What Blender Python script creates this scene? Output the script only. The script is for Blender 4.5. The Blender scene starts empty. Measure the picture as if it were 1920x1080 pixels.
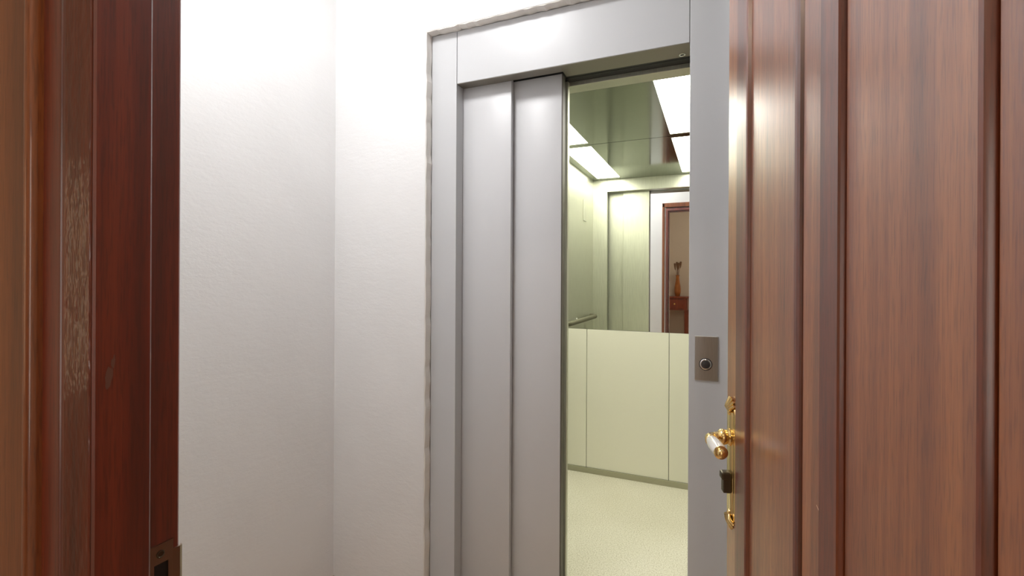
import bpy, bmesh, math, random
from mathutils import Vector, Matrix

random.seed(4)
SC = bpy.context.scene
COL = SC.collection

# ------------------------------------------------------------------ camera
CAM_H = 1.30
YAW = math.atan(384.0 / 895.0)          # the lens looks this far to the left of the lift's depth axis
ROLL = 0.0050
fw = Vector((-math.sin(YAW), math.cos(YAW), 0))
rt = Vector((math.cos(YAW), math.sin(YAW), 0))
up = Vector((0, 0, 1))
cx = rt * math.cos(ROLL) + up * math.sin(ROLL)
cy = -rt * math.sin(ROLL) + up * math.cos(ROLL)
cam_data = bpy.data.cameras.new('camera')
cam_data.sensor_width = 36.0
cam_data.lens = 895.0 / 1920.0 * 36.0
cam_data.shift_y = -17.0 / 1920.0
cam_data.clip_start = 0.02
cam = bpy.data.objects.new('camera', cam_data)
COL.objects.link(cam)
m = Matrix.Identity(4)
for i in range(3):
    m[i][0] = cx[i]; m[i][1] = cy[i]; m[i][2] = -fw[i]
m[2][3] = CAM_H
cam.matrix_world = m
SC.camera = cam

# ------------------------------------------------------------------ world and exposure
w = bpy.data.worlds.new('world'); SC.world = w
w.use_nodes = True
w.node_tree.nodes['Background'].inputs[0].default_value = (0.9, 0.95, 1.0, 1)
w.node_tree.nodes['Background'].inputs[1].default_value = 0.02
SC.view_settings.view_transform = 'Standard'
SC.view_settings.look = 'None'
SC.view_settings.gamma = 1.0
SC.view_settings.use_curve_mapping = False
SC.view_settings.exposure = 0.0
LANDING_LAMP = 52.0
HALL_LAMP = 36.0
CAR_LAMP = 15.5

# ------------------------------------------------------------------ materials
def srgb(r, g, b):
    f = lambda c: (c / 255 / 12.92) if c / 255 <= 0.04045 else ((c / 255 + 0.055) / 1.055) ** 2.4
    return (f(r), f(g), f(b), 1)

def new_mat(name):
    mt = bpy.data.materials.new(name); mt.use_nodes = True
    nt = mt.node_tree
    return mt, nt, nt.nodes['Principled BSDF']

def N(nt, kind, **kw):
    n = nt.nodes.new(kind)
    for k, v in kw.items(): setattr(n, k, v)
    return n

def ramp(nt, stops):
    r = N(nt, 'ShaderNodeValToRGB')
    e = r.color_ramp.elements
    e[0].position, e[0].color = stops[0]
    e[1].position, e[1].color = stops[-1]
    for p, c in stops[1:-1]:
        x = e.new(p); x.color = c
    return r

def noise(nt, scale, detail=4, rough=0.55, stretch=(1, 1, 1), seed=(0, 0, 0)):
    tc = N(nt, 'ShaderNodeTexCoord'); mp = N(nt, 'ShaderNodeMapping')
    mp.inputs['Scale'].default_value = stretch
    mp.inputs['Location'].default_value = seed
    nz = N(nt, 'ShaderNodeTexNoise')
    nz.inputs['Scale'].default_value = scale
    nz.inputs['Detail'].default_value = detail
    nz.inputs['Roughness'].default_value = rough
    nt.links.new(tc.outputs['Object'], mp.inputs['Vector'])
    nt.links.new(mp.outputs['Vector'], nz.inputs['Vector'])
    return nz

def bump(nt, bsdf, src, strength, dist):
    b = N(nt, 'ShaderNodeBump')
    b.inputs['Strength'].default_value = strength
    b.inputs['Distance'].default_value = dist
    nt.links.new(src, b.inputs['Height'])
    nt.links.new(b.outputs['Normal'], bsdf.inputs['Normal'])
    return b

def wood(name, dark, mid, light, rough=0.3, coat=0.5, coat_rough=0.12, seed=0.0, wav=0.0, spec=0.5, ior=1.7, ripple=0.0):
    """varnished wood, the grain running up the z axis"""
    mt, nt, b = new_mat(name)
    broad = noise(nt, 9.0, 3, 0.5, (2.6, 2.6, 0.10), (seed, seed * 2, 0))
    fine = noise(nt, 60.0, 5, 0.65, (1.6, 1.6, 0.035), (seed, 0, seed))
    pores = noise(nt, 420.0, 2, 0.5, (1.2, 1.2, 0.07), (0, seed, 0))
    mix = N(nt, 'ShaderNodeMath', operation='MULTIPLY_ADD')
    nt.links.new(fine.outputs['Fac'], mix.inputs[0]); mix.inputs[1].default_value = 0.46
    half = N(nt, 'ShaderNodeMath', operation='MULTIPLY'); half.inputs[1].default_value = 0.54
    nt.links.new(broad.outputs['Fac'], half.inputs[0]); nt.links.new(half.outputs[0], mix.inputs[2])
    cr = ramp(nt, [(0.34, dark), (0.5, mid), (0.66, light)])
    nt.links.new(mix.outputs[0], cr.inputs['Fac'])
    pr = ramp(nt, [(0.36, (0.55, 0.5, 0.5, 1)), (0.5, (1, 1, 1, 1))])
    nt.links.new(pores.outputs['Fac'], pr.inputs['Fac'])
    mul = N(nt, 'ShaderNodeMix', data_type='RGBA', blend_type='MULTIPLY')
    mul.inputs['Factor'].default_value = 0.6
    nt.links.new(cr.outputs['Color'], mul.inputs['A']); nt.links.new(pr.outputs['Color'], mul.inputs['B'])
    nt.links.new(mul.outputs['Result'], b.inputs['Base Color'])
    b.inputs['Roughness'].default_value = rough
    b.inputs['Specular IOR Level'].default_value = spec
    b.inputs['Coat Weight'].default_value = coat
    b.inputs['Coat Roughness'].default_value = coat_rough
    b.inputs['Coat IOR'].default_value = ior
    hsum = N(nt, 'ShaderNodeMath', operation='MULTIPLY_ADD')
    wv = noise(nt, 16.0, 2, 0.5, (1.5, 1.5, 0.5), (seed, seed, seed))
    nt.links.new(wv.outputs['Fac'], hsum.inputs[0]); hsum.inputs[1].default_value = wav
    nt.links.new(fine.outputs['Fac'], hsum.inputs[2])
    out = hsum.outputs[0]
    if ripple:
        rp_ = noise(nt, 150.0, 2, 0.5, (1.0, 1.0, 0.3), (seed, 0, 0))
        r2 = N(nt, 'ShaderNodeMath', operation='MULTIPLY_ADD'); r2.inputs[1].default_value = ripple
        nt.links.new(rp_.outputs['Fac'], r2.inputs[0]); nt.links.new(out, r2.inputs[2]); out = r2.outputs[0]
    bn = bump(nt, b, out, 0.2, 0.0006)
    nt.links.new(bn.outputs['Normal'], b.inputs['Coat Normal'])
    return mt

def plain(name, col, rough=0.5, metal=0.0, nscale=0, nstr=0.1, stretch=(1, 1, 1), vary=0.0, coat=0.0, dist=0.001, aniso=0.0):
    mt, nt, b = new_mat(name)
    b.inputs['Base Color'].default_value = col
    b.inputs['Roughness'].default_value = rough
    b.inputs['Metallic'].default_value = metal
    b.inputs['Coat Weight'].default_value = coat
    b.inputs['Anisotropic'].default_value = aniso
    if nscale:
        nz = noise(nt, nscale, 4, 0.6, stretch)
        if nstr: bump(nt, b, nz.outputs['Fac'], nstr, dist)
        if vary:
            c2 = tuple(min(1, max(0, c * (1 - vary))) for c in col[:3]) + (1,)
            c3 = tuple(min(1, c * (1 + vary * 0.5)) for c in col[:3]) + (1,)
            r = ramp(nt, [(0.3, c2), (0.7, c3)])
            nt.links.new(nz.outputs['Fac'], r.inputs['Fac'])
            nt.links.new(r.outputs['Color'], b.inputs['Base Color'])
    return mt

def emit(name, col, strength):
    mt, nt, b = new_mat(name)
    b.inputs['Base Color'].default_value = (0.8, 0.8, 0.8, 1)
    b.inputs['Emission Color'].default_value = col
    b.inputs['Emission Strength'].default_value = strength
    return mt

def plaster(name, col):
    mt, nt, b = new_mat(name)
    b.inputs['Roughness'].default_value = 0.75
    b.inputs['Specular IOR Level'].default_value = 0.25
    a = noise(nt, 26.0, 6, 0.62, (0.7, 0.7, 1.6))
    s = noise(nt, 120.0, 4, 0.6, (0.8, 0.8, 1.3), (3, 1, 2))
    ad = N(nt, 'ShaderNodeMath', operation='MULTIPLY_ADD')
    nt.links.new(s.outputs['Fac'], ad.inputs[0]); ad.inputs[1].default_value = 0.35
    nt.links.new(a.outputs['Fac'], ad.inputs[2])
    bump(nt, b, ad.outputs[0], 0.32, 0.0035)
    big = noise(nt, 2.3, 5, 0.6)
    r = ramp(nt, [(0.25, tuple(c * 0.955 for c in col[:3]) + (1,)), (0.6, col)])
    nt.links.new(big.outputs['Fac'], r.inputs['Fac'])
    nt.links.new(r.outputs['Color'], b.inputs['Base Color'])
    return mt

M = {}
M['plaster'] = plaster('white_plaster', (0.885, 0.885, 0.885, 1))
M['plaster_edge'] = plaster('plaster_reveal', (0.88, 0.85, 0.81, 1))
M['hall_wall'] = plaster('beige_paint', (0.66, 0.59, 0.51, 1))
M['ceil'] = plain('ceiling_paint', (0.82, 0.82, 0.82, 1), 0.8, nscale=40, nstr=0.1)
M['door'] = wood('varnished_mahogany_door', srgb(104, 52, 20), srgb(144, 77, 34), srgb(176, 106, 54), 0.38, 0.8, 0.24, 1.7, 0.15, 1.0, 1.6)
M['door_bead'] = wood('varnished_mahogany_bead', srgb(78, 30, 9), srgb(110, 45, 15), srgb(138, 64, 25), 0.4, 0.7, 0.22, 5.1, 0.1, 0.8)
M['frame'] = wood('dark_mahogany_frame', srgb(84, 25, 10), srgb(118, 38, 15), srgb(146, 58, 26), 0.4, 0.7, 0.2, 9.3, 0.9, 0.9)
M['casing'] = wood('brown_mahogany_casing', srgb(104, 54, 20), srgb(136, 74, 31), srgb(164, 96, 46), 0.42, 0.5, 0.3, 12.9, 0.5)
M['frame_strip'] = wood('rippled_varnish_strip', srgb(84, 30, 12), srgb(116, 46, 19), srgb(144, 64, 30), 0.4, 0.7, 0.12, 7.7, 1.5, 0.5, 1.5, 9.0)
M['bead'] = wood('orange_brown_bead', srgb(106, 52, 19), srgb(138, 71, 28), srgb(166, 92, 40), 0.36, 0.8, 0.12, 2.9, 0.3, 0.6)
M['paint'] = plain('grey_lift_enamel', (0.59, 0.60, 0.615, 1), 0.33, nscale=300, nstr=0.03, dist=0.0005)
M['panel_paint'] = plain('grey_panel_enamel', (0.60, 0.605, 0.62, 1), 0.36, nscale=300, nstr=0.03, dist=0.0005)
M['steel'] = plain('brushed_steel', (0.55, 0.54, 0.52, 1), 0.34, 1.0, 90, 0.08, (8, 8, 0.2), 0.12, dist=0.0003)
M['car_steel'] = plain('brushed_car_steel', (0.62, 0.625, 0.53, 1), 0.40, 0.85, 60, 0.05, (6, 6, 0.15), 0.12, dist=0.0003)
M['car_ceiling'] = plain('polished_ceiling_steel', (0.40, 0.43, 0.35, 1), 0.12, 1.0, 40, 0.02, (0.3, 4, 1), 0.06, dist=0.0003)
M['laminate'] = plain('cream_laminate', (0.88, 0.865, 0.75, 1), 0.4, nscale=200, nstr=0.03, dist=0.0005)
M['kick'] = plain('aluminium_kick', (0.42, 0.41, 0.31, 1), 0.4, 0.6)
M['rail'] = plain('dull_rail_steel', (0.16, 0.15, 0.10, 1), 0.45, 0.5)
M['mirror'] = plain('mirror_glass', (0.94, 0.955, 0.90, 1), 0.015, 1.0)
M['shaft'] = plain('bare_concrete', (0.30, 0.29, 0.27, 1), 0.9, nscale=6, nstr=0.2, vary=0.2)
M['soffit'] = plain('dark_brown_soffit', (0.27, 0.25, 0.21, 1), 0.42, 0.5)
M['seal'] = plain('brown_rubber_seal', (0.10, 0.085, 0.068, 1), 0.5)
M['dark'] = plain('dark_mechanism', (0.02, 0.02, 0.02, 1), 0.6)
M['brass'] = plain('polished_brass', (0.80, 0.58, 0.25, 1), 0.2, 1.0, 120, 0.05, dist=0.0004)
M['porcelain'] = plain('white_porcelain', (0.85, 0.83, 0.79, 1), 0.12, coat=0.6)
M['scratch'] = plain('pale_scratch', (0.55, 0.38, 0.26, 1), 0.6)
M['scuff'] = plain('pale_scuff', (0.21, 0.10, 0.075, 1), 0.55)
M['turn'] = plain('aged_bronze', (0.10, 0.08, 0.055, 1), 0.38, 0.8)
M['strike'] = plain('worn_bronze_plate', (0.30, 0.24, 0.19, 1), 0.36, 1.0, 60, 0.1, dist=0.0004)
M['black'] = plain('black_void', (0.012, 0.009, 0.008, 1), 0.7)
M['button'] = plain('dark_button', (0.05, 0.045, 0.045, 1), 0.35)
M['chrome'] = plain('chrome_ring', (0.75, 0.74, 0.72, 1), 0.14, 1.0)
M['floor'] = plain('warm_marble_floor', (0.66, 0.47, 0.31, 1), 0.25, nscale=5, nstr=0, vary=0.25)
M['terracotta'] = plain('amber_glazed_pottery', (0.42, 0.15, 0.035, 1), 0.2, nscale=8, nstr=0.05, vary=0.4)
M['dried'] = plain('dried_flower_brown', (0.20, 0.11, 0.06, 1), 0.9, nscale=80, nstr=0.3, vary=0.3)
M['console'] = wood('reddish_console_wood', srgb(96, 34, 14), srgb(134, 54, 24), srgb(160, 76, 36), 0.35, 0.4, 0.2, 3.3)
M['lamp_glow'] = emit('lamp_glow', (1.0, 0.99, 0.99, 1), LANDING_LAMP)
M['hall_glow'] = emit('hall_lamp_glow', (1.0, 0.86, 0.70, 1), HALL_LAMP)
M['added_light_glow'] = emit('added_light_glow', (1.0, 0.80, 0.56, 1), 1.5)
M['window_glow'] = emit('daylit_frosted_glass', (1.0, 0.93, 0.84, 1), 3.2)
M['car_glow'] = emit('car_light_glow', (1.0, 0.985, 0.88, 1), CAR_LAMP)

def speckle():
    mt, nt, b = new_mat('speckled_vinyl')
    a = noise(nt, 165.0, 3, 0.8); c = noise(nt, 1.8, 3, 0.5)
    r = ramp(nt, [(0.34, (0.42, 0.39, 0.27, 1)), (0.5, (0.72, 0.69, 0.57, 1)), (0.68, (0.84, 0.82, 0.73, 1))])
    nt.links.new(a.outputs['Fac'], r.inputs['Fac'])
    mx = N(nt, 'ShaderNodeMix', data_type='RGBA', blend_type='MULTIPLY'); mx.inputs['Factor'].default_value = 0.5
    r2 = ramp(nt, [(0.3, (0.82, 0.8, 0.74, 1)), (0.6, (1, 1, 1, 1))])
    nt.links.new(c.outputs['Fac'], r2.inputs['Fac'])
    nt.links.new(r.outputs['Color'], mx.inputs['A']); nt.links.new(r2.outputs['Color'], mx.inputs['B'])
    nt.links.new(mx.outputs['Result'], b.inputs['Base Color'])
    b.inputs['Roughness'].default_value = 0.45
    return mt
M['vinyl'] = speckle()

# ------------------------------------------------------------------ mesh helpers
class MB:
    def __init__(s): s.bm = bmesh.new()
    def box(s, x0, x1, y0, y1, z0, z1, bev=0.0, seg=2):
        r = bmesh.ops.create_cube(s.bm, size=1.0)
        vs = r['verts']
        for v in vs:
            v.co = Vector((x0 + (v.co.x + .5) * (x1 - x0), y0 + (v.co.y + .5) * (y1 - y0), z0 + (v.co.z + .5) * (z1 - z0)))
        if bev:
            es = list({e for v in vs for e in v.link_edges})
            bmesh.ops.bevel(s.bm, geom=es, offset=bev, segments=seg, profile=0.5, affect='EDGES')
        return s
    def prism(s, pts, z0, z1):
        """closed outline in xy (counter-clockwise), extruded in z"""
        lo = [s.bm.verts.new((p[0], p[1], z0)) for p in pts]
        hi = [s.bm.verts.new((p[0], p[1], z1)) for p in pts]
        n = len(pts)
        for i in range(n):
            s.bm.faces.new((lo[i], lo[(i + 1) % n], hi[(i + 1) % n], hi[i]))
        s.bm.faces.new(list(reversed(lo))); s.bm.faces.new(hi)
        return s
    def lathe(s, prof, origin=(0, 0, 0), axis=(0, 0, 1), seg=28):
        """prof: list of (radius, height along the axis)"""
        o = Vector(origin); a = Vector(axis).normalized()
        q = Vector((0, 0, 1)).rotation_difference(a)
        rings = []
        for r, h in prof:
            if r < 1e-6:
                rings.append([s.bm.verts.new(o + q @ Vector((0, 0, h)))])
            else:
                rings.append([s.bm.verts.new(o + q @ Vector((r * math.cos(2 * math.pi * k / seg), r * math.sin(2 * math.pi * k / seg), h))) for k in range(seg)])
        for A, B in zip(rings, rings[1:]):
            for k in range(seg):
                k2 = (k + 1) % seg
                if len(A) == 1 and len(B) == 1: continue
                if len(A) == 1: s.bm.faces.new((A[0], B[k2], B[k]))
                elif len(B) == 1: s.bm.faces.new((A[k], A[k2], B[0]))
                else: s.bm.faces.new((A[k], A[k2], B[k2], B[k]))
        if len(rings[0]) > 1: s.bm.faces.new(list(reversed(rings[0])))
        if len(rings[-1]) > 1: s.bm.faces.new(rings[-1])
        return s
    def tube(s, path, rad, seg=14):
        pts = [Vector(p) for p in path]
        rr = rad if isinstance(rad, (list, tuple)) else [rad] * len(pts)
        prev = None; rings = []
        ref = Vector((0, 0, 1))
        for i, p in enumerate(pts):
            d = (pts[min(i + 1, len(pts) - 1)] - pts[max(i - 1, 0)]).normalized()
            if prev is None:
                u = d.cross(ref)
                if u.length < 1e-3: u = d.cross(Vector((1, 0, 0)))
                u.normalize()
            else:
                u = prev - d * prev.dot(d); u.normalize()
            prev = u; v = d.cross(u)
            rings.append([s.bm.verts.new(p + (u * math.cos(2 * math.pi * k / seg) + v * math.sin(2 * math.pi * k / seg)) * rr[i]) for k in range(seg)])
        for A, B in zip(rings, rings[1:]):
            for k in range(seg):
                s.bm.faces.new((A[k], A[(k + 1) % seg], B[(k + 1) % seg], B[k]))
        s.bm.faces.new(list(reversed(rings[0]))); s.bm.faces.new(rings[-1])
        return s
    def build(s, name, mat, parent=None, smooth=None, local=False):
        bmesh.ops.recalc_face_normals(s.bm, faces=s.bm.faces)
        me = bpy.data.meshes.new(name)
        if parent is not None and not local:
            off = Vector(parent.get('_w', (0, 0, 0)))
            for v in s.bm.verts: v.co -= off
        s.bm.to_mesh(me); s.bm.free()
        me.materials.append(M[mat])
        if smooth:
            me.polygons.foreach_set('use_smooth', [True] * len(me.polygons))
            try: me.set_sharp_from_angle(angle=math.radians(smooth))
            except Exception: pass
        o = bpy.data.objects.new(name, me); COL.objects.link(o)
        if parent is not None:
            o.parent = parent
            o['_w'] = list(parent.get('_w', (0, 0, 0)))
        return o

def tag(o, label, cat, group=None, kind=None):
    o['label'] = label; o['category'] = cat
    if group: o['group'] = group
    if kind: o['kind'] = kind
    return o

def empty(name, loc, label, cat, group=None, kind=None, rotz=0.0):
    o = bpy.data.objects.new(name, None); COL.objects.link(o)
    o.empty_display_size = 0.1
    o.location = loc; o.rotation_euler = (0, 0, rotz)
    o['_w'] = list(loc)
    return tag(o, label, cat, group, kind)

def struct(name, mb, mat, label, cat):
    return tag(mb.build(name, mat), label, cat, kind='structure')

# ------------------------------------------------------------------ the setting
FZ = -0.047          # landing and hall floor (the lift car stands a little higher)
CZ = 2.85            # ceiling
NEAR0, NEAR1 = 0.250, 0.337      # wall between hall and landing
FAR = 1.670                       # wall with the lift
LEFT = -1.590

struct('floor', MB().box(-1.9, 1.75, -2.9, 1.76, FZ - 0.1, FZ), 'floor', 'polished warm brown stone floor of hall and landing', 'floor')
struct('ceiling', MB().box(-1.9, 1.75, -2.9, 3.45, CZ, CZ + 0.1), 'ceil', 'white ceiling over hall and landing', 'ceiling')
struct('wall_left', MB().box(LEFT - 0.12, LEFT, NEAR1, FAR, FZ, CZ), 'plaster', 'rough white plaster wall beside the lift, running towards the door frame', 'wall')
struct('floor_shaft', MB().box(-1.45, 0.45, 1.9, 3.45, -0.35, -0.25), 'shaft', 'bare concrete floor of the lift shaft', 'floor')
struct('wall_shaft_back', MB().box(-1.45, 0.45, 3.35, 3.45, -0.25, CZ), 'shaft', 'bare concrete back wall of the lift shaft', 'wall')
struct('wall_shaft_left', MB().box(-1.45, -1.35, 1.9, 3.35, -0.25, CZ), 'shaft', 'bare concrete side wall of the lift shaft, near the plaster wall', 'wall')
struct('wall_shaft_right', MB().box(0.35, 0.45, 1.9, 3.35, -0.25, CZ), 'shaft', 'bare concrete side wall of the lift shaft, behind the door', 'wall')
struct('wall_right', MB().box(1.5, 1.62, NEAR1, FAR, FZ, CZ), 'plaster', 'white plaster wall of the landing behind the open door', 'wall')

# lift wall: plaster around the opening; its cut edge is a little ragged
HX0, HX1, HZ = -1.109, 0.052, 2.3205
wf = MB()
wf.box(LEFT, HX0, FAR, 1.78, FZ, CZ).box(HX1, 1.5, FAR, 1.78, FZ, CZ).box(HX0, HX1, FAR, 1.78, HZ, CZ)
far = struct('wall_far', wf, 'plaster', 'white plaster wall around the grey lift entrance', 'wall')
def ragged(name, a, b, axis):
    """thin plaster lip running along the cut edge of the wall"""
    mb = MB(); n = 70; lo = []; hi = []
    for i in range(n + 1):
        t = a + (b - a) * i / n
        j = 0.0012 * math.sin(i * 1.9) + random.uniform(-0.0011, 0.0011)
        ring = [(0, FAR + 0.0015), (0.0035 + j, FAR + 0.002), (0.0045 + j * 1.5, 1.7085), (0, 1.7095)]
        if axis == 'z': lo.append([mb.bm.verts.new((HX0 + r[0], r[1], t)) for r in ring])
        else: lo.append([mb.bm.verts.new((t, r[1], HZ - r[0])) for r in ring])
    for A, B in zip(lo, lo[1:]):
        for k in range(3): mb.bm.faces.new((A[k], A[k + 1], B[k + 1], B[k]))
    return mb.build(name, 'plaster_edge', far)
ragged('plaster_reveal', FZ, HZ, 'z')
ragged('plaster_reveal', HX0, HX1, 'x')

# wall between the hall and the landing, with the doorway cut out
DX0, DX1, DZ = -0.565, 0.325, 2.165
wn = MB()
wn.box(LEFT - 0.12, DX0, NEAR0, NEAR1, FZ, CZ).box(DX1, 1.62, NEAR0, NEAR1, FZ, CZ).box(DX0, DX1, NEAR0, NEAR1, DZ, CZ)
struct('wall_near', wn, 'plaster', 'white wall between hall and landing around the wooden doorway', 'wall')
struct('wall_hall_left', MB().box(-1.5, -1.4, -2.75, NEAR0, FZ, CZ), 'hall_wall', 'beige side wall of the hall behind the camera', 'wall')
struct('wall_hall_right', MB().box(1.2, 1.3, -2.75, NEAR0, FZ, CZ), 'hall_wall', 'beige hall wall on the hinge side of the door', 'wall')
WX0, WX1, WZ0, WZ1 = 0.25, 0.85, 0.28, 2.15
struct('wall_hall_back', MB().box(-1.4, WX0, -2.85, -2.75, FZ, CZ).box(WX1, 1.2, -2.85, -2.75, FZ, CZ).box(WX0, WX1, -2.85, -2.75, FZ, WZ0).box(WX0, WX1, -2.85, -2.75, WZ1, CZ), 'hall_wall', 'beige wall behind the vase, seen in the lift mirror', 'wall')

win = empty('window_1', (0.55, -2.80, WZ0), 'tall frosted window in the hall wall behind the camera', 'window', kind='structure')
MB().box(WX0, WX0 + 0.05, -2.84, -2.76, WZ0, WZ1, 0.003).build('window_frame', 'casing', win)
MB().box(WX1 - 0.05, WX1, -2.84, -2.76, WZ0, WZ1, 0.003).build('window_frame', 'casing', win)
MB().box(WX0 + 0.0505, WX1 - 0.0505, -2.84, -2.76, WZ0, WZ0 + 0.05, 0.003).build('window_frame', 'casing', win)
MB().box(WX0 + 0.0505, WX1 - 0.0505, -2.84, -2.76, WZ1 - 0.05, WZ1, 0.003).build('window_frame', 'casing', win)
MB().box(0.535, 0.565, -2.835, -2.765, WZ0 + 0.0505, WZ1 - 0.0505, 0.003).build('mullion', 'casing', win)
for a, b in ((WX0 + 0.0505, 0.5345), (0.5655, WX1 - 0.0505)):
    MB().box(a, b, -2.805, -2.797, WZ0 + 0.0505, WZ1 - 0.0505).build('pane', 'window_glow', win)

# ------------------------------------------------------------------ wooden door frame
tf = empty('trim_1', (-0.54, 0.29, FZ), 'dark varnished mahogany door frame with strike plate at left', 'door frame', kind='structure')
DTOP = 2.125
def side(s, name, mat, pts, z1, smooth=None):
    """an outline drawn for the left jamb; s = -1 mirrors it for the right jamb"""
    mid = -0.54 + 0.405
    q = pts if s > 0 else [(2 * mid - x, y) for x, y in reversed(pts)]
    return MB().prism(q, FZ, z1).build(name, mat, tf, smooth)
def arc(cx_, cy_, r, a0, a1, n=10):
    return [(cx_ + r * math.cos(math.radians(a0 + (a1 - a0) * i / n)), cy_ + r * math.sin(math.radians(a0 + (a1 - a0) * i / n))) for i in range(n + 1)]
for s in (1, -1):
    # jamb with the rebate the leaf closes into
    side(s, 'jamb', 'frame', [(-0.5660, 0.252), (-0.5430, 0.252), (-0.5400, 0.300), (-0.5400, 0.3355), (-0.5415, 0.3375), (-0.5660, 0.3375)], DTOP)
    # stop board: the broad flat surface nearest the opening
    side(s, 'door_stop', 'frame', [(-0.5399, 0.2535), (-0.5275, 0.2510), (-0.5257, 0.2530), (-0.5250, 0.2985), (-0.5265, 0.3005), (-0.5399, 0.3005)], DTOP - 0.015)
    # hall-side casing, board by board
    side(s, 'inner_casing', 'frame_strip', [(-0.5605, 0.2455), (-0.5597, 0.2447), (-0.5290, 0.2492), (-0.5279, 0.2500), (-0.5276, 0.2508), (-0.5605, 0.2508)], DTOP + 0.03)
    side(s, 'groove_strip', 'frame', [(-0.6100, 0.2497), (-0.5785, 0.2497), (-0.5770, 0.2484), (-0.5745, 0.2480), (-0.5735, 0.2490), (-0.5632, 0.2497), (-0.5632, 0.2508), (-0.6100, 0.2508)], DTOP + 0.045)
    side(s, 'round_bead', 'bead', [(-0.6092, 0.2508)] + arc(-0.6180, 0.2472, 0.0085, 0, -180, 16)[1:-1] + [(-0.6268, 0.2508)], DTOP + 0.06, 50)
    side(s, 'outer_casing', 'casing', [(-0.7400, 0.2450), (-0.7385, 0.2438), (-0.6280, 0.2438), (-0.6270, 0.2446), (-0.6270, 0.2508), (-0.7400, 0.2508)], DTOP + 0.16)
    # landing-side casing, set back from the rebate
    side(s, 'landing_casing', 'casing', [(-0.6040, 0.3372), (-0.5760, 0.3372), (-0.5760, 0.3490), (-0.5800, 0.3520), (-0.6000, 0.3520), (-0.6040, 0.3480)], DTOP + 0.085)
MB().box(-0.5399, 0.2699, 0.2530, 0.3005, DTOP - 0.015, DTOP + 0.02, 0.002).build('head_stop', 'frame', tf)
MB().box(-0.5660, 0.2960, 0.252, 0.3375, DTOP, DTOP + 0.03, 0.001).build('head_jamb', 'frame', tf)
MB().box(-0.6040, 0.3340, 0.3372, 0.3520, DTOP + 0.04, DTOP + 0.09, 0.004).build('head_casing', 'casing', tf)
MB().box(-0.7400, 0.4700, 0.2400, 0.2508, DTOP + 0.03, DTOP + 0.16, 0.004).build('head_casing', 'casing', tf)

# strike plate let into the rebate: a plate with two holes and a lip that wraps the arris
sp = MB()
sx0, sx1 = -0.5402, -0.5388
zt, zb = 1.018, 0.83
sp.box(sx0, sx1, 0.3015, 0.3305, 0.9975, zt).box(sx0, sx1, 0.3015, 0.3115, 0.9330, 0.9975).box(sx0, sx1, 0.3255, 0.3305, 0.9330, 0.9975)
sp.box(sx0, sx1, 0.3015, 0.3305, 0.9150, 0.9330).box(sx0, sx1, 0.3015, 0.3115, 0.8500, 0.9150).box(sx0, sx1, 0.3255, 0.3305, 0.85, 0.9150)
sp.box(sx0, sx1, 0.3015, 0.3305, zb, 0.85)
strike = sp.build('strike_plate', 'strike', tf)
strike['label'] = 'worn bronze strike plate in the rebate'
MB().prism([(-0.5401, 0.3306), (-0.5389, 0.3306), (-0.5385, 0.3375), (-0.5400, 0.3405), (-0.5425, 0.3415), (-0.5425, 0.3400), (-0.5407, 0.3390), (-0.5400, 0.3370)], 0.925, 1.0065).build('lip', 'strike', strike)
MB().box(-0.5404, -0.5398, 0.3115, 0.3255, 0.9330, 0.9975).build('latch_hole', 'black', strike)
MB().box(-0.5404, -0.5398, 0.3115, 0.3255, 0.85, 0.915).build('bolt_hole', 'black', strike)
MB().lathe([(0.0042, 0.0), (0.0042, 0.0006), (0.0032, 0.0010), (0.0026, 0.0004), (0, 0.0003)], (-0.5389, 0.3175, 1.0075), (1, 0, 0), 18).build('screw', 'turn', strike, 40)

for cy_, cz_, ry, rz_ in ((0.2635, 1.206, 0.0030, 0.012), (0.2668, 1.219, 0.0016, 0.007)):      # pale scuff on the stop board
    sm = MB(); ring = []
    for k in range(14):
        a = 2 * math.pi * k / 14; q = random.uniform(0.6, 1.1)
        ring.append(((cy_ + ry * q * math.cos(a) + 0.12 * rz_ * math.sin(a)), cz_ + rz_ * q * math.sin(a)))
    lo = [sm.bm.verts.new((-0.52545, y_, z_)) for y_, z_ in ring]; hi = [sm.bm.verts.new((-0.52508, y_, z_)) for y_, z_ in ring]
    for k in range(14): sm.bm.faces.new((lo[k], lo[(k + 1) % 14], hi[(k + 1) % 14], hi[k]))
    sm.bm.faces.new(hi)
    sm.build('scuff', 'scuff', tf)

# ------------------------------------------------------------------ the open door leaf
OPEN = math.radians(14)
W = 0.80
fr = Vector((0.0205, 1.0459, 0))                  # far corner of the leaf's visible face
dd = Vector((math.sin(OPEN), -math.cos(OPEN), 0))  # from free edge towards hinge
piv = fr + dd * W
door = empty('door_1', (piv.x, piv.y, FZ + 0.008), 'open glossy mahogany panelled door with brass and porcelain lever', 'door', kind='structure', rotz=math.pi - (math.pi / 2 - OPEN))
door['_w'] = [0, 0, 0]
DH = DTOP - FZ - 0.012
S = lambda t: W - t                                 # local x from distance to the free edge
def board(name, t0, t1, h0, h1, mat='door', bev=0.0012):
    return MB().box(S(t1), S(t0), h0, h1, 0, DH, bev).build(name, mat, door, local=True)
board('core', 0.0, W, -0.044, -0.006, 'door_bead', 0.001)
board('lock_stile', 0.0, 0.0760, -0.0065, 0.0, bev=0.0015)
board('panel', 0.1370, 0.3205, -0.0065, 0.0004)
board('panel', 0.3400, 0.4010, -0.0065, 0.0002)
board('panel', 0.4440, 0.6255, -0.0065, 0.0)
board('panel', 0.6385, 0.7200, -0.0065, 0.0)
board('hinge_stile', 0.7225, W, -0.0065, 0.0)
T0 = 1.0095; CD = 0.275
def true_t(t, h): return T0 - (T0 - t) * (CD - h) / CD
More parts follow.
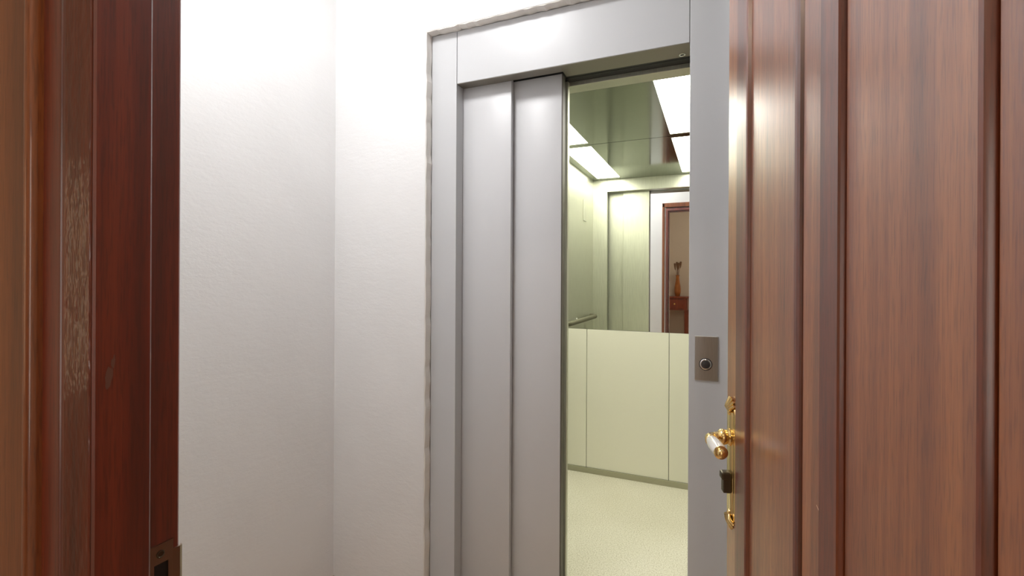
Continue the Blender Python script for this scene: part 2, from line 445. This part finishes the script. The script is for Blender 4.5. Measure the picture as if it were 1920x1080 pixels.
def bead(name, pts):
    """pts: (distance from the free edge, height) from free side to hinge side"""
    q = [(S(t), h) for t, h in pts]
    return MB().prism(q, 0, DH).build(name, 'door_bead', door, 22, local=True)
bead('moulding', [(0.0762, -0.006), (0.0762, 0.0062), (0.0772, 0.0068), (0.1285, 0.0062), (0.1318, 0.0048), (0.1338, -0.0020), (0.1368, -0.0034), (0.1368, -0.006)])
bead('moulding', [(0.3212, -0.006), (0.3212, -0.0024), (0.3222, 0.0040), (0.3250, 0.0052), (0.3300, 0.0044), (0.3335, 0.0020), (0.3350, -0.0022), (0.3398, -0.0030), (0.3398, -0.006)])
bead('moulding', [(0.4015, -0.006), (0.4015, 0.0066), (0.4030, 0.0080), (0.4375, 0.0056), (0.4392, 0.0036), (0.4404, -0.0026), (0.4438, -0.0040), (0.4438, -0.006)])
bead('moulding', [(0.6262, -0.006), (0.6262, -0.0034), (0.6272, 0.0040), (0.6296, 0.0064), (0.6328, 0.0052), (0.6350, 0.0012), (0.6358, -0.0030), (0.6380, -0.0036), (0.6380, -0.006)])
for t0, z0_, t1, z1_, wd in ((0.3800, 1.020, 0.3990, 1.006, 0.0007), (0.3970, 1.030, 0.3985, 1.018, 0.0006), (0.4560, 0.952, 0.4680, 0.944, 0.0004)):
    # pale scratches in the varnish
    hh = 0.00025
    MB().tube([(S(t0), hh, z0_ - FZ), (S((t0 + t1) / 2), hh, (z0_ + z1_) / 2 - FZ + 0.0012), (S(t1), hh, z1_ - FZ)], [wd * 0.3, wd, wd * 0.3], 6).build('scratch', 'scratch', door, local=True)
MB().box(W - 0.0006, W + 0.0008, -0.034, -0.012, 0.78, 1.10, 0.0003).build('lock_faceplate', 'chrome', door, local=True)

# handle: long brass plate, porcelain lever, thumb turn
zo = FZ + 0.008
hp = MB()
pc = 0.0385                                         # plate centre from the free edge
def plate_outline(half, z0, z1, rr):
    o = []
    for i in range(13): a = math.pi * i / 12; o.append((S(pc) + half * math.cos(a), z1 - rr + rr * math.sin(a)))
    for i in range(13): a = math.pi + math.pi * i / 12; o.append((S(pc) + half * math.cos(a), z0 + rr + rr * math.sin(a)))
    return o
def slab(mb, outl, h0, h1, inset=0.0):
    lo = [mb.bm.verts.new((p[0], h0, p[1])) for p in outl]
    c = (sum(p[0] for p in outl) / len(outl), sum(p[1] for p in outl) / len(outl))
    hi = []
    for p in outl:
        d = Vector((p[0] - c[0], 0)); 
        hx = p[0] - math.copysign(min(inset, abs(p[0] - c[0])), p[0] - c[0])
        hz = p[1] - math.copysign(inset * 0.6, p[1] - c[1])
        hi.append(mb.bm.verts.new((hx, h1, hz)))
    n = len(outl)
    for i in range(n): mb.bm.faces.new((lo[i], lo[(i + 1) % n], hi[(i + 1) % n], hi[i]))
    mb.bm.faces.new(hi); mb.bm.faces.new(list(reversed(lo)))
PZ0, PZ1 = 0.8265 - zo, 1.0745 - zo
slab(hp, plate_outline(0.0270, PZ0 + 0.010, PZ1 - 0.010, 0.016), 0.0, 0.0040, 0.003)
slab(hp, plate_outline(0.0165, PZ0 + 0.022, PZ1 - 0.022, 0.012), 0.0040, 0.0062, 0.004)
plate = hp.build('handle_plate', 'brass', door, 35, local=True)
plate['label'] = 'polished brass handle plate with shell ends'
for zc, sg in ((PZ1 - 0.018, 1), (PZ0 + 0.018, -1)):   # shell ornament at either end
    so = MB()
    for k in range(7):
        a = math.radians(-72 + 24 * k)
        tip = Vector((S(pc) + 0.021 * math.sin(a), 0.0035, zc + sg * 0.0195 * math.cos(a)))
        base = Vector((S(pc) + 0.003 * math.sin(a), 0.0070, zc - sg * 0.008))
        mid_ = (tip + base) / 2 + Vector((0, 0.0035, 0))
        so.tube([base, mid_, tip], [0.0024, 0.0040, 0.0026], 8)
    so.lathe([(0.0062, 0), (0.0058, 0.003), (0.003, 0.0055), (0, 0.006)], (S(pc), 0.0045, zc - sg * 0.010), (0, 1, 0), 14)
    so.build('shell_ornament', 'brass', plate, 60, local=True)
hz = 0.9985 - zo
MB().lathe([(0.0165, 0.004), (0.0165, 0.008), (0.0130, 0.011), (0.0140, 0.014), (0.0155, 0.019), (0.0135, 0.0245), (0.0090, 0.028), (0.0085, 0.034)], (S(pc), 0, hz), (0, 1, 0), 26).build('neck', 'brass', plate, 40, local=True)
el = MB()
path = []; 
for i in range(9):
    a = math.pi / 2 * i / 8
    path.append((S(pc) - 0.014 * (1 - math.cos(a)), 0.031 + 0.014 * math.sin(a), hz))
path.append((S(pc + 0.024), 0.045, hz))
el.tube(path, [0.0085, 0.0083, 0.0082, 0.0082, 0.0083, 0.0085, 0.0088, 0.0090, 0.0094, 0.0100], 18)
el.lathe([(0.0095, 0), (0.0112, 0.0015), (0.0112, 0.004), (0.0100, 0.0055)], (S(pc + 0.022), 0.045, hz), (-1, 0, 0), 22)
el.build('lever_elbow', 'brass', plate, 50, local=True)
MB().lathe([(0.0098, 0), (0.0112, 0.010), (0.0121, 0.024), (0.0125, 0.038), (0.0120, 0.052), (0.0108, 0.062)], (S(pc + 0.0265), 0.045, hz), (-1, 0, 0), 26).build('porcelain_grip', 'porcelain', plate, 50, local=True)
MB().lathe([(0.0106, 0), (0.0118, 0.0010), (0.0118, 0.0032), (0.0100, 0.0048), (0.0078, 0.0062), (0.0074, 0.0095), (0.0058, 0.0118), (0.0034, 0.0130), (0, 0.0133)], (S(pc + 0.0880), 0.045, hz), (-1, 0, 0), 26).build('end_cap', 'brass', plate, 45, local=True)
tz = 0.9130 - zo
MB().box(S(pc) - 0.0085, S(pc) + 0.0085, 0.0040, 0.0190, tz - 0.0195, tz + 0.0080, 0.0016).build('cylinder', 'turn', plate, local=True)
MB().box(S(pc) - 0.0100, S(pc) + 0.0100, 0.0040, 0.0225, tz + 0.0050, tz + 0.0200, 0.0035).build('thumb_turn', 'turn', plate, local=True)

# ------------------------------------------------------------------ lift entrance: frame and sliding landing doors
YF = 1.711
ef = empty('lift_door_frame', (-0.535, YF, FZ), 'light grey enamelled metal door frame of the lift', 'lift frame', kind='thing')
MB().box(-1.1045, -0.9860, YF, 1.7665, FZ, 2.3165, 0.0012).build('jamb_post', 'paint', ef)
MB().box(-0.0860, 0.0470, YF, 1.7665, FZ, 2.3165, 0.0012).build('jamb_post', 'paint', ef)
MB().prism([(-0.0860, 1.7667), (-0.0400, 1.7667), (-0.0400, 1.90), (-0.0860, 1.90)], FZ, 2.3).build('return_strip', 'paint', ef)
lintel = MB().box(-0.9835, -0.0880, YF, 1.766, 2.1005, 2.3165, 0.0012).build('lintel', 'paint', ef)
MB().box(-0.5480, -0.0880, 1.7662, 1.8140, 2.1005, 2.112, 0.0008).build('lintel_return', 'paint', ef)
MB().box(-0.9835, -0.0880, 1.8145, 1.8600, 2.114, 2.30).build('track_cover', 'dark', ef)
MB().box(-0.9830, -0.5482, YF + 0.002, 1.7655, 2.0990, 2.1003).build('soffit', 'soffit', lintel)  # thin plate added under the lintel, darker than its enamel
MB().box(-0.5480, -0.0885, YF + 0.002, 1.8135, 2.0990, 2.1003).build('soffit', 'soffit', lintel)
MB().lathe([(0.0120, 0), (0.0120, 0.0015), (0.0090, 0.0024), (0.0062, 0.0005), (0, 0.0005)], (-0.1170, 1.7940, 2.0990), (0, 0, -1), 20).build('release_socket', 'chrome', lintel, 40)
MB().lathe([(0.0060, 0), (0.0060, 0.0010), (0, 0.0010)], (-0.1170, 1.7940, 2.0984), (0, 0, -1), 16).build('release_hole', 'black', lintel, 40)
MB().box(-0.9858, -0.9837, YF + 0.003, 1.7600, 2.1, 2.3160).build('seam', 'dark', ef)
MB().box(-0.0878, -0.0862, YF + 0.003, 1.7600, 2.1, 2.3160).build('seam', 'dark', ef)
MB().box(-1.05, -0.04, 1.735, 1.975, FZ, -0.0005, 0.001).build('sill', 'kick', ef)

def pressed(name, x0, x1, y0, y1, label):
    e = empty(name, ((x0 + x1) / 2, y0, 0.004), label, 'lift door', 'sliding landing door panels', 'thing')
    z0, z1 = 0.004, 2.1080
    MB().box(x0, x1, y0, y1, z0, z1, 0.0012, 2).build('leaf', 'panel_paint', e, 40)
    return e
p1 = pressed('sliding_door_panel', -1.060, -0.7660, 1.7690, 1.7920, 'grey sliding lift door panel next to the left jamb, overlapping the other')
p2 = pressed('sliding_door_panel', -0.830, -0.5635, 1.8010, 1.8300, 'brighter grey sliding lift door panel at the edge of the lift opening')
MB().box(-0.5634, -0.5600, 1.8025, 1.8380, 0.004, 2.1075, 0.001).build('edge_seal', 'seal', p2)

cb = empty('call_button_panel', (-0.0305, YF, 0.966), 'small brushed steel call plate with round button on right jamb', 'call button')
bx0, bx1, bz0, bz1 = -0.0672, 0.0062, 0.966, 1.1135
MB().box(bx0, bx1, YF - 0.0045, YF - 0.0002, bz0, bz1, 0.0018).build('plate', 'steel', cb)
bp = MB()
MB().lathe([(0.0205, 0), (0.0205, 0.0015), (0.0188, 0.0022), (0.0180, 0.0008)], (-0.0325, YF - 0.0046, 1.0205), (0, -1, 0), 32).build('bezel', 'button', cb, 40)
MB().lathe([(0.0178, 0), (0.0178, 0.0030), (0.0160, 0.0042), (0.0138, 0.0042), (0.0134, 0.0020)], (-0.0325, YF - 0.0046, 1.0205), (0, -1, 0), 32).build('ring', 'chrome', cb, 40)
MB().lathe([(0.0132, 0), (0.0132, 0.0036), (0.0118, 0.0044), (0, 0.0040)], (-0.0325, YF - 0.0046, 1.0205), (0, -1, 0), 32).build('button', 'button', cb, 40)

# ------------------------------------------------------------------ lift car
CX0, CX1, CY0, CY1, CZT = -1.050, 0.055, 1.980, 3.155, 2.205
car = empty('lift_car', (-0.4975, 2.57, 0), 'lift car with cream lower panels, mirror back wall and polished ceiling', 'lift car')
MB().box(CX0 - 0.02, CX1 + 0.02, 1.976, CY1 + 0.02, -0.03, 0.0).build('car_floor', 'vinyl', car)
back = MB().box(CX0 - 0.02, CX1 + 0.02, CY1 + 0.012, CY1 + 0.03, 0, CZT + 0.02).build('back_wall', 'dark', car)
g = 0.0016
for a, b in ((CX0, -0.803), (-0.803, -0.274), (-0.274, CX1)):
    MB().box(a + g, b - g, CY1, CY1 + 0.011, 0.036, 0.9635, 0.0012).build('lower_panel', 'laminate', back)
MB().box(CX0, CX1, CY1 + 0.001, CY1 + 0.011, 0.9655, CZT - 0.001).build('mirror', 'mirror', back)['label'] = 'mirror covering the upper back wall'
MB().box(CX0, CX1, CY1 - 0.010, CY1 - 0.0005, 0.0, 0.036, 0.001).build('kick_strip', 'kick', back)
lw = MB().box(CX0 - 0.02, CX0, CY0, CY1, 0, CZT + 0.02).build('side_wall', 'car_steel', car)
MB().box(CX1, CX1 + 0.02, CY0, CY1, 0, CZT + 0.02).build('side_wall', 'car_steel', car)
MB().box(CX0, CX0 + 0.012, 2.02, CY1 - 0.001, 0.0, 0.036).build('kick_strip', 'kick', lw)
MB().box(CX0 + 0.0002, CX0 + 0.008, 2.245, 2.330, 1.800, 1.985, 0.002).build('notice_plate', 'car_steel', lw)
rx, rz = CX0 + 0.058, 0.972
rp = [(CX0 + 0.002, 2.07, rz)]
for i in range(7):
    a = math.pi / 2 * i / 6; rp.append((CX0 + 0.008 + 0.05 * math.sin(a), 2.08 + 0.05 * (1 - math.cos(a)), rz))
for i in range(7):
    a = math.pi / 2 * i / 6; rp.append((rx - 0.05 * (1 - math.cos(a)), 2.92 + 0.05 * math.sin(a), rz))
rp.append((CX0 + 0.002, 2.97, rz))
rail = MB().tube(rp, 0.019, 16).build('handrail', 'rail', lw, 60)
for yy in (2.52, 2.86):
    MB().lathe([(0.014, 0), (0.014, 0.004), (0.006, 0.006), (0.006, 0.052)], (CX0 + 0.001, yy, rz), (1, 0, 0), 14).build('bracket', 'steel', rail, 40)
MB().box(CX0, -0.9200, 1.950, CY0, 0, CZT, 0.001).build('front_return', 'car_steel', car)
MB().box(-0.0860, CX1, 1.950, CY0, 0, CZT, 0.001).build('front_return', 'car_steel', car)
tr = MB().box(-0.9185, -0.0875, 1.9055, CY0, 2.0965, CZT, 0.001).build('transom', 'car_steel', car)
MB().box(-0.9185, -0.0875, 1.862, 1.9050, 2.113, 2.200).build('door_track', 'dark', tr)
LX = ((-0.990, -0.792), (-0.270, -0.072)); LY0, LY1 = 2.066, 3.112
ce = MB()
xs = [CX0 - 0.02, LX[0][0], LX[0][1], LX[1][0], LX[1][1], CX1 + 0.02]
for i in range(5):
    if i in (1, 3):
        ce.box(xs[i], xs[i + 1], 1.95, LY0, CZT, CZT + 0.02).box(xs[i], xs[i + 1], LY1, CY1 + 0.02, CZT, CZT + 0.02)
    else:
        ce.box(xs[i], xs[i + 1], 1.95, CY1 + 0.02, CZT, CZT + 0.02)
ceil = ce.build('car_ceiling', 'car_ceiling', car)
for a, b in LX:
    MB().box(a + 0.001, b - 0.001, LY0 + 0.001, LY1 - 0.001, CZT + 0.0015, CZT + 0.015).build('light_panel', 'car_glow', ceil)
def car_leaf(x0, x1, y0, y1, label):
    e = empty('car_door_panel', ((x0 + x1) / 2, y0, 0.004), label, 'lift door', 'sliding doors of the lift car', 'thing')
    MB().box(x0, x1, y0, y1, 0.004, 2.106, 0.002).build('leaf', 'car_steel', e)
    return e
car_leaf(-1.000, -0.735, 1.842, 1.866, 'brushed steel car door panel seen in the mirror next to the corner post')
car_leaf(-0.790, -0.5600, 1.874, 1.898, 'brushed steel car door panel whose narrow edge borders the lift opening')

# ------------------------------------------------------------------ lamps
lamp = empty('ceiling_lamp', (-0.98, 0.88, CZ), 'round flush ceiling lamp lighting the landing', 'lamp')
MB().lathe([(0.19, 0), (0.19, -0.03), (0.175, -0.034), (0.172, -0.006)], (-0.98, 0.88, CZ - 0.0005), (0, 0, 1), 40).build('rim', 'chrome', lamp, 40)
MB().lathe([(0.170, -0.012), (0.165, -0.045), (0.13, -0.075), (0.07, -0.090), (0, -0.094)], (-0.98, 0.88, CZ - 0.0005), (0, 0, 1), 40).build('diffuser', 'lamp_glow', lamp, 60)
lamp2 = empty('ceiling_lamp', (-0.2, -1.3, CZ), 'round warm ceiling lamp of the hall behind the camera', 'lamp')
MB().lathe([(0.19, 0), (0.19, -0.03), (0.175, -0.034), (0.172, -0.006)], (-0.2, -1.3, CZ - 0.0005), (0, 0, 1), 40).build('rim', 'brass', lamp2, 40)
MB().lathe([(0.170, -0.012), (0.165, -0.045), (0.13, -0.075), (0.07, -0.090), (0, -0.094)], (-0.2, -1.3, CZ - 0.0005), (0, 0, 1), 40).build('diffuser', 'hall_glow', lamp2, 60)

sc = empty('added_wall_light', (-1.4, -0.52, 1.0), 'unseen tall wall light added in the hall, left of the doorway', 'lamp')  # unseen light, added for the highlight it reflects in the inner casing
MB().box(-1.3995, -1.385, -0.58, -0.46, 0.98, 1.62, 0.004).build('back_plate', 'brass', sc)
MB().lathe([(0.048, 0.0), (0.05, 0.005), (0.05, 0.555), (0.048, 0.56)], (-1.332, -0.52, 1.02), (0, 0, 1), 28).build('glass_shade', 'added_light_glow', sc, 40)

# ------------------------------------------------------------------ hall furniture seen in the mirror
KX0, KX1, KY0, KY1, KZ = -1.20, -0.455, -2.745, -2.36, 1.010
con = empty('console_table', ((KX0 + KX1) / 2, (KY0 + KY1) / 2, FZ), 'reddish wooden console table with drawers, seen in the lift mirror', 'table')
MB().box(KX0 - 0.02, KX1 + 0.02, KY0, KY1 + 0.02, KZ - 0.028, KZ, 0.006).build('table_top', 'console', con)
MB().box(KX0 + 0.005, KX1 - 0.005, KY0 + 0.005, KY1 - 0.008, KZ - 0.235, KZ - 0.0285).build('apron', 'console', con)
for i in range(2):
    a = KX0 + 0.05 + i * (KX1 - KX0 - 0.09) / 2; b = a + (KX1 - KX0 - 0.09) / 2 - 0.012
    dr = MB().box(a, b, KY1 - 0.0075, KY1 + 0.008, KZ - 0.205, KZ - 0.05, 0.004).build('drawer', 'console', con)
    MB().lathe([(0.006, 0), (0.006, 0.012), (0.016, 0.018), (0.014, 0.028), (0, 0.032)], ((a + b) / 2, KY1 + 0.008, KZ - 0.128), (0, 1, 0), 16).build('knob', 'brass', dr, 45)
for lx in (KX0 + 0.005, KX1 - 0.055):
    for ly in (KY0 + 0.005, KY1 - 0.055):
        MB().box(lx, lx + 0.05, ly, ly + 0.05, FZ, KZ - 0.2355, 0.004).build('leg', 'console', con)
MB().box(KX0 + 0.01, KX1 - 0.01, KY0 + 0.03, KY1 - 0.03, FZ + 0.14, FZ + 0.165, 0.003).build('lower_shelf', 'console', con)
vx, vy = -0.632, -2.53
vase = MB().lathe([(0.0, 0.0), (0.036, 0), (0.040, 0.006), (0.052, 0.06), (0.056, 0.11), (0.050, 0.17), (0.036, 0.25), (0.028, 0.32), (0.027, 0.345), (0.034, 0.372), (0.030, 0.372), (0.022, 0.345), (0.022, 0.30), (0.0, 0.29)], (vx, vy, KZ + 0.0005), (0, 0, 1), 32).build('vase', 'terracotta', None, 60)
tag(vase, 'slender amber brown vase on the console, seen in the lift mirror', 'vase')
fl = empty('dried_flowers', (vx, vy, KZ + 0.30), 'dried brown flower stems standing in the amber vase', 'dried flowers')
for dx, dy, h in ((-0.045, 0.01, 0.545), (-0.014, -0.02, 0.57), (0.020, 0.015, 0.555), (0.050, -0.01, 0.575), (0.003, 0.03, 0.53)):
    st = MB().tube([(vx + dx * 0.2, vy + dy * 0.2, KZ + 0.305), (vx + dx * 0.45, vy + dy * 0.5, KZ + 0.42), (vx + dx, vy + dy, KZ + h)], 0.003, 7).build('stem', 'dried', fl, 60)
    MB().lathe([(0.003, -0.085), (0.011, -0.05), (0.016, 0.0), (0.017, 0.03), (0.0, 0.036)], (vx + dx, vy + dy, KZ + h), (dx * 1.5, dy * 1.5, 1), 10).build('flower_head', 'dried', st)

for o in bpy.data.objects:
    if '_w' in o: del o['_w']
